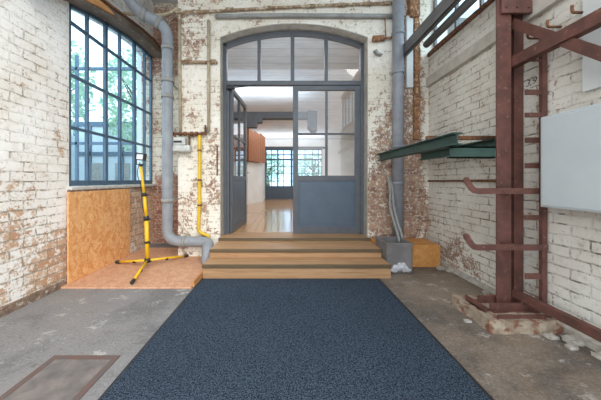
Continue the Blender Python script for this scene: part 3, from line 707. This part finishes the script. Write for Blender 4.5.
for z,hh in ((2.73,.1),(2.47,.05),(2.24,.08),(1.9,.03),(1.55,.03),(1.2,.03),(.93,.06)): f.box(wx0,wx1,ya+.01,yb-.01,z-hh/2,z+hh/2)
f.build('window_frame','winblue',FWn)
MB().box(wx0,wx1,ya-.01,yb,FZ,.93).build('lower_panel','doorpanel',FWn)
MB().box(wx0,wx1,IYE+.085,IYE+.09,.93,wz1).build('pane','glass',FWn)
B = thing('ceiling_beam',(0,7,3.0),'long grey beam with stepped corbels seen inside through the doorway','beam')
MB().box(IX0,.78,7.0,7.25,2.985,3.165).build('beam','intbeam',B)
MB().prism([(-1.35,2.99),(-.66,2.99),(-.68,2.87),(-.80,2.87),(-.84,2.74),(-1.35,2.74)],'y',7.0,7.25).build('corbel','intbeam',B)
MB().prism([(.60,3.17),(.86,3.17),(.86,2.62),(.72,2.62),(.62,2.74),(.62,2.85)],'y',6.9,7.3).build('corbel','intbeam',B)
tag(MB().box(-2.88,1.9,11.3,11.36,2.66,2.76).build('tie_rail','intbeam'),'thin grey rail across the far end of the inner room','rail')
CS = thing('slatted_screen',(-1.4,9.6,2.0),'orange timber slatted volume hanging on the left of the inner room','screen')
c = MB(); A_,B_ = Vector((-1.34,9.07,0)),Vector((-.86,10.5,0)); n_ = 9
for i in range(n_):
    p = A_.lerp(B_,i/n_); q_ = A_.lerp(B_,(i+.86)/n_); zt = 3.12-.03*(i%3)
    c.add([(p.x,p.y,1.95),(q_.x,q_.y,1.95),(q_.x-.04,q_.y,1.95),(p.x-.04,p.y,1.95),(p.x,p.y,zt),(q_.x,q_.y,zt),(q_.x-.04,q_.y,zt),(p.x-.04,p.y,zt)],[(0,1,2,3),(4,7,6,5),(0,4,5,1),(1,5,6,2),(2,6,7,3),(3,7,4,0)])
for i in range(14): c.box(-2.87+i*.108,-2.87+i*.108+.095,9.05,9.09,1.95,3.12)
c.build('slats','cedar',CS)
MB().prism([(-2.88,9.10),(-1.40,9.10),(-.92,10.5),(-2.88,10.5)],'z',1.97,3.05).build('carcass','cedar',CS)
S(MB().prism([(-2.88,9.3),(-1.42,9.3),(-1.0,10.6),(-1.0,11.2),(-2.88,11.2)],'z',FZ,1.94).build('wall_interior_partition','plasterwhite'))
# outside beyond the far window: planting
def tree(name, base, h, cr, label, cat='tree', n=900, leaf=.10, seed=1):
    rnd = random.Random(seed)
    T_ = thing(name, base, label, cat, group='trees outside the windows')
    bx_,by_,bz_ = base
    t = MB().tube(smooth_path([(bx_,by_,bz_),(bx_+.08,by_,bz_+h*.3),(bx_-.05,by_+.05,bz_+h*.55),(bx_,by_,bz_+h*.8)],4),[.16]*4+[.13]*4+[.07]*4+[.03],8)
    for i in range(7):
        a = rnd.uniform(0,6.28); z = bz_+h*rnd.uniform(.35,.65)
        t.tube([(bx_,by_,z),(bx_+math.cos(a)*cr*.4,by_+math.sin(a)*cr*.4,z+h*.12),(bx_+math.cos(a)*cr*.75,by_+math.sin(a)*cr*.75,z+h*.2)],[.06,.04,.015],6)
    t.build('trunk','bark',T_)
    L = MB()
    for i in range(n):
        while True:
            v = Vector((rnd.uniform(-1,1),rnd.uniform(-1,1),rnd.uniform(-1,1)))
            if .25 < v.length < 1 and noise.noise(v*2.6+Vector((seed,0,0))) > -.12: break
        c_ = Vector((bx_+v.x*cr, by_+v.y*cr, bz_+h*.66+v.z*h*.36))
        a = Vector((rnd.gauss(0,1),rnd.gauss(0,1),rnd.gauss(0,1))).normalized(); b_ = a.cross(Vector((rnd.gauss(0,1),rnd.gauss(0,1),rnd.gauss(0,1)))).normalized()
        s_ = leaf*rnd.uniform(.6,1.3)
        L.add([c_-a*s_, c_+b_*s_*.5, c_+a*s_, c_-b_*s_*.5+a.cross(b_)*s_*.15],[(0,1,2,3)])
    L.build('foliage','leaf',T_)
tree('garden_tree',(-1.2,15.5,0),3.0,1.2,'young green tree outside the far window, left of centre',n=1000,seed=3)
tree('garden_tree',(1.9,16.5,0),3.0,1.35,'young green tree outside the far window, right of centre',n=1000,seed=5)
S(MB().box(-30,30,-12,40,-.5,-.22).build('ground','pave'))
# outside beyond the left window
tree('garden_tree',(-10.5,10.0,-.2),8.0,2.4,'tall pale green tree outside the left window panes',n=2600,leaf=.15,seed=9)
tree('garden_tree',(-8.4,14.4,-.2),9.0,1.9,'tall tree seen through the right part of the left window',n=2200,leaf=.15,seed=14)
BD = thing('neighbour_building',(-11,15,-.2),'pale building with blue-grey bands outside the left window','building')
MB().box(-22,-8.4,17.0,22,-.2,5.2).box(-14.6,-14.2,6,17,-.2,4.2).build('wall','ext',BD)
bb = MB().box(-22,-8.4,16.9,17.0,2.9,3.15).box(-22,-8.4,16.9,17.0,4.9,5.2)
for x in range(12): bb.box(-21+x*1.1,-20.9+x*1.1,16.9,17.0,.4,4.9)
bb.build('steel_band','winblue',BD)
for x in (-13.4,-11.6,-9.8): MB().box(x,x+1.0,16.95,17.02,.9,2.4).build('window','glassdoor' if False else 'greyconduit',BD)
# glazed walkway just outside
gw = thing('glazed_walkway',(-5.5,8,-.2),'light glazed walkway frame standing just outside the left window','frame')
g_ = MB()
for x in (-7.6,-6.3,-5.0,-4.2,-3.4): g_.box(x-.035,x+.035,7.5,7.57,-.2,5.0)
for z in (2.35,4.6): g_.box(-7.7,-3.2,7.5,7.57,z-.04,z+.04)
g_.build('frame','winblue',gw)

# ------------------------------------------------------------------ light
wd = bpy.data.worlds.new('World'); bpy.context.scene.world = wd; wd.use_nodes = True
nt = wd.node_tree; nt.nodes.clear()
ow = nt.nodes.new('ShaderNodeOutputWorld'); bg = nt.nodes.new('ShaderNodeBackground')
tc = nt.nodes.new('ShaderNodeTexCoord'); nz = nt.nodes.new('ShaderNodeTexNoise'); nz.inputs['Scale'].default_value = 2.2; nz.inputs['Detail'].default_value = 5
mr = nt.nodes.new('ShaderNodeMapRange'); mr.inputs[1].default_value = .42; mr.inputs[2].default_value = .6
mx = nt.nodes.new('ShaderNodeMix'); mx.data_type = 'RGBA'; mx.inputs[6].default_value = (.68,.82,.97,1); mx.inputs[7].default_value = (1,1,.99,1)
nt.links.new(tc.outputs['Generated'],nz.inputs['Vector']); nt.links.new(nz.outputs['Fac'],mr.inputs[0]); nt.links.new(mr.outputs[0],mx.inputs[0])
nt.links.new(mx.outputs[2],bg.inputs[0]); bg.inputs[1].default_value = 2.0; nt.links.new(bg.outputs[0],ow.inputs[0])
def area(name, loc, rot, sx, sy, e, col=(1,1,1)):
    l = bpy.data.lights.new(name,'AREA'); l.shape = 'RECTANGLE'; l.size = sx; l.size_y = sy; l.energy = e; l.color = col
    o = bpy.data.objects.new(name,l); C.objects.link(o); o.location = loc; o.rotation_euler = rot; return o
area('ceiling_fill',(-.9,7.12,3.20),(math.pi,0,0),3.0,.12,15,(.80,.90,1))  # added fill hidden above the beam, brightens the inner ceiling
area('room_fill',(0,5.3,3.7),(0,0,0),3.5,1.0,22,(.97,.98,1))  # added fill without a fixture, lights the front of the inner room
area('ceiling_fill',(0,4.75,2.95),(math.radians(168),0,0),2.0,.1,6,(.80,.90,1))  # added fill aimed up, lifts the ceiling behind the fanlight
area('room_fill',(.5,9.5,3.2),(0,0,0),3.5,2.0,34,(.95,.98,1))  # added fill without a fixture, lights the rear half of the inner room
area('ceiling_fill',(-.4,11.33,2.79),(math.pi,0,0),4.2,.05,22,(.85,.93,1))  # added fill strip over the tie rail, whitens the far ceiling
su = bpy.data.lights.new('sun','SUN'); su.energy = 1.5; su.angle = math.radians(40); su.color = (1,.95,.88)
so = bpy.data.objects.new('sun',su); C.objects.link(so); so.rotation_euler = (math.radians(55),0,math.radians(32))

# ------------------------------------------------------------------ camera
cd = bpy.data.cameras.new('camera'); cam = bpy.data.objects.new('camera',cd); C.objects.link(cam)
cam.location = (0,0,1.25); cam.rotation_euler = (math.pi/2,0,0)
cd.sensor_width = 36; cd.lens = F/601*36; cd.shift_x = 14.5/601; cd.shift_y = -20/601; cd.clip_start = .05
sc = bpy.context.scene; sc.camera = cam
vs = sc.view_settings; vs.view_transform = 'Standard'; vs.look = 'None'; vs.gamma = 1; vs.use_curve_mapping = False; vs.exposure = .62
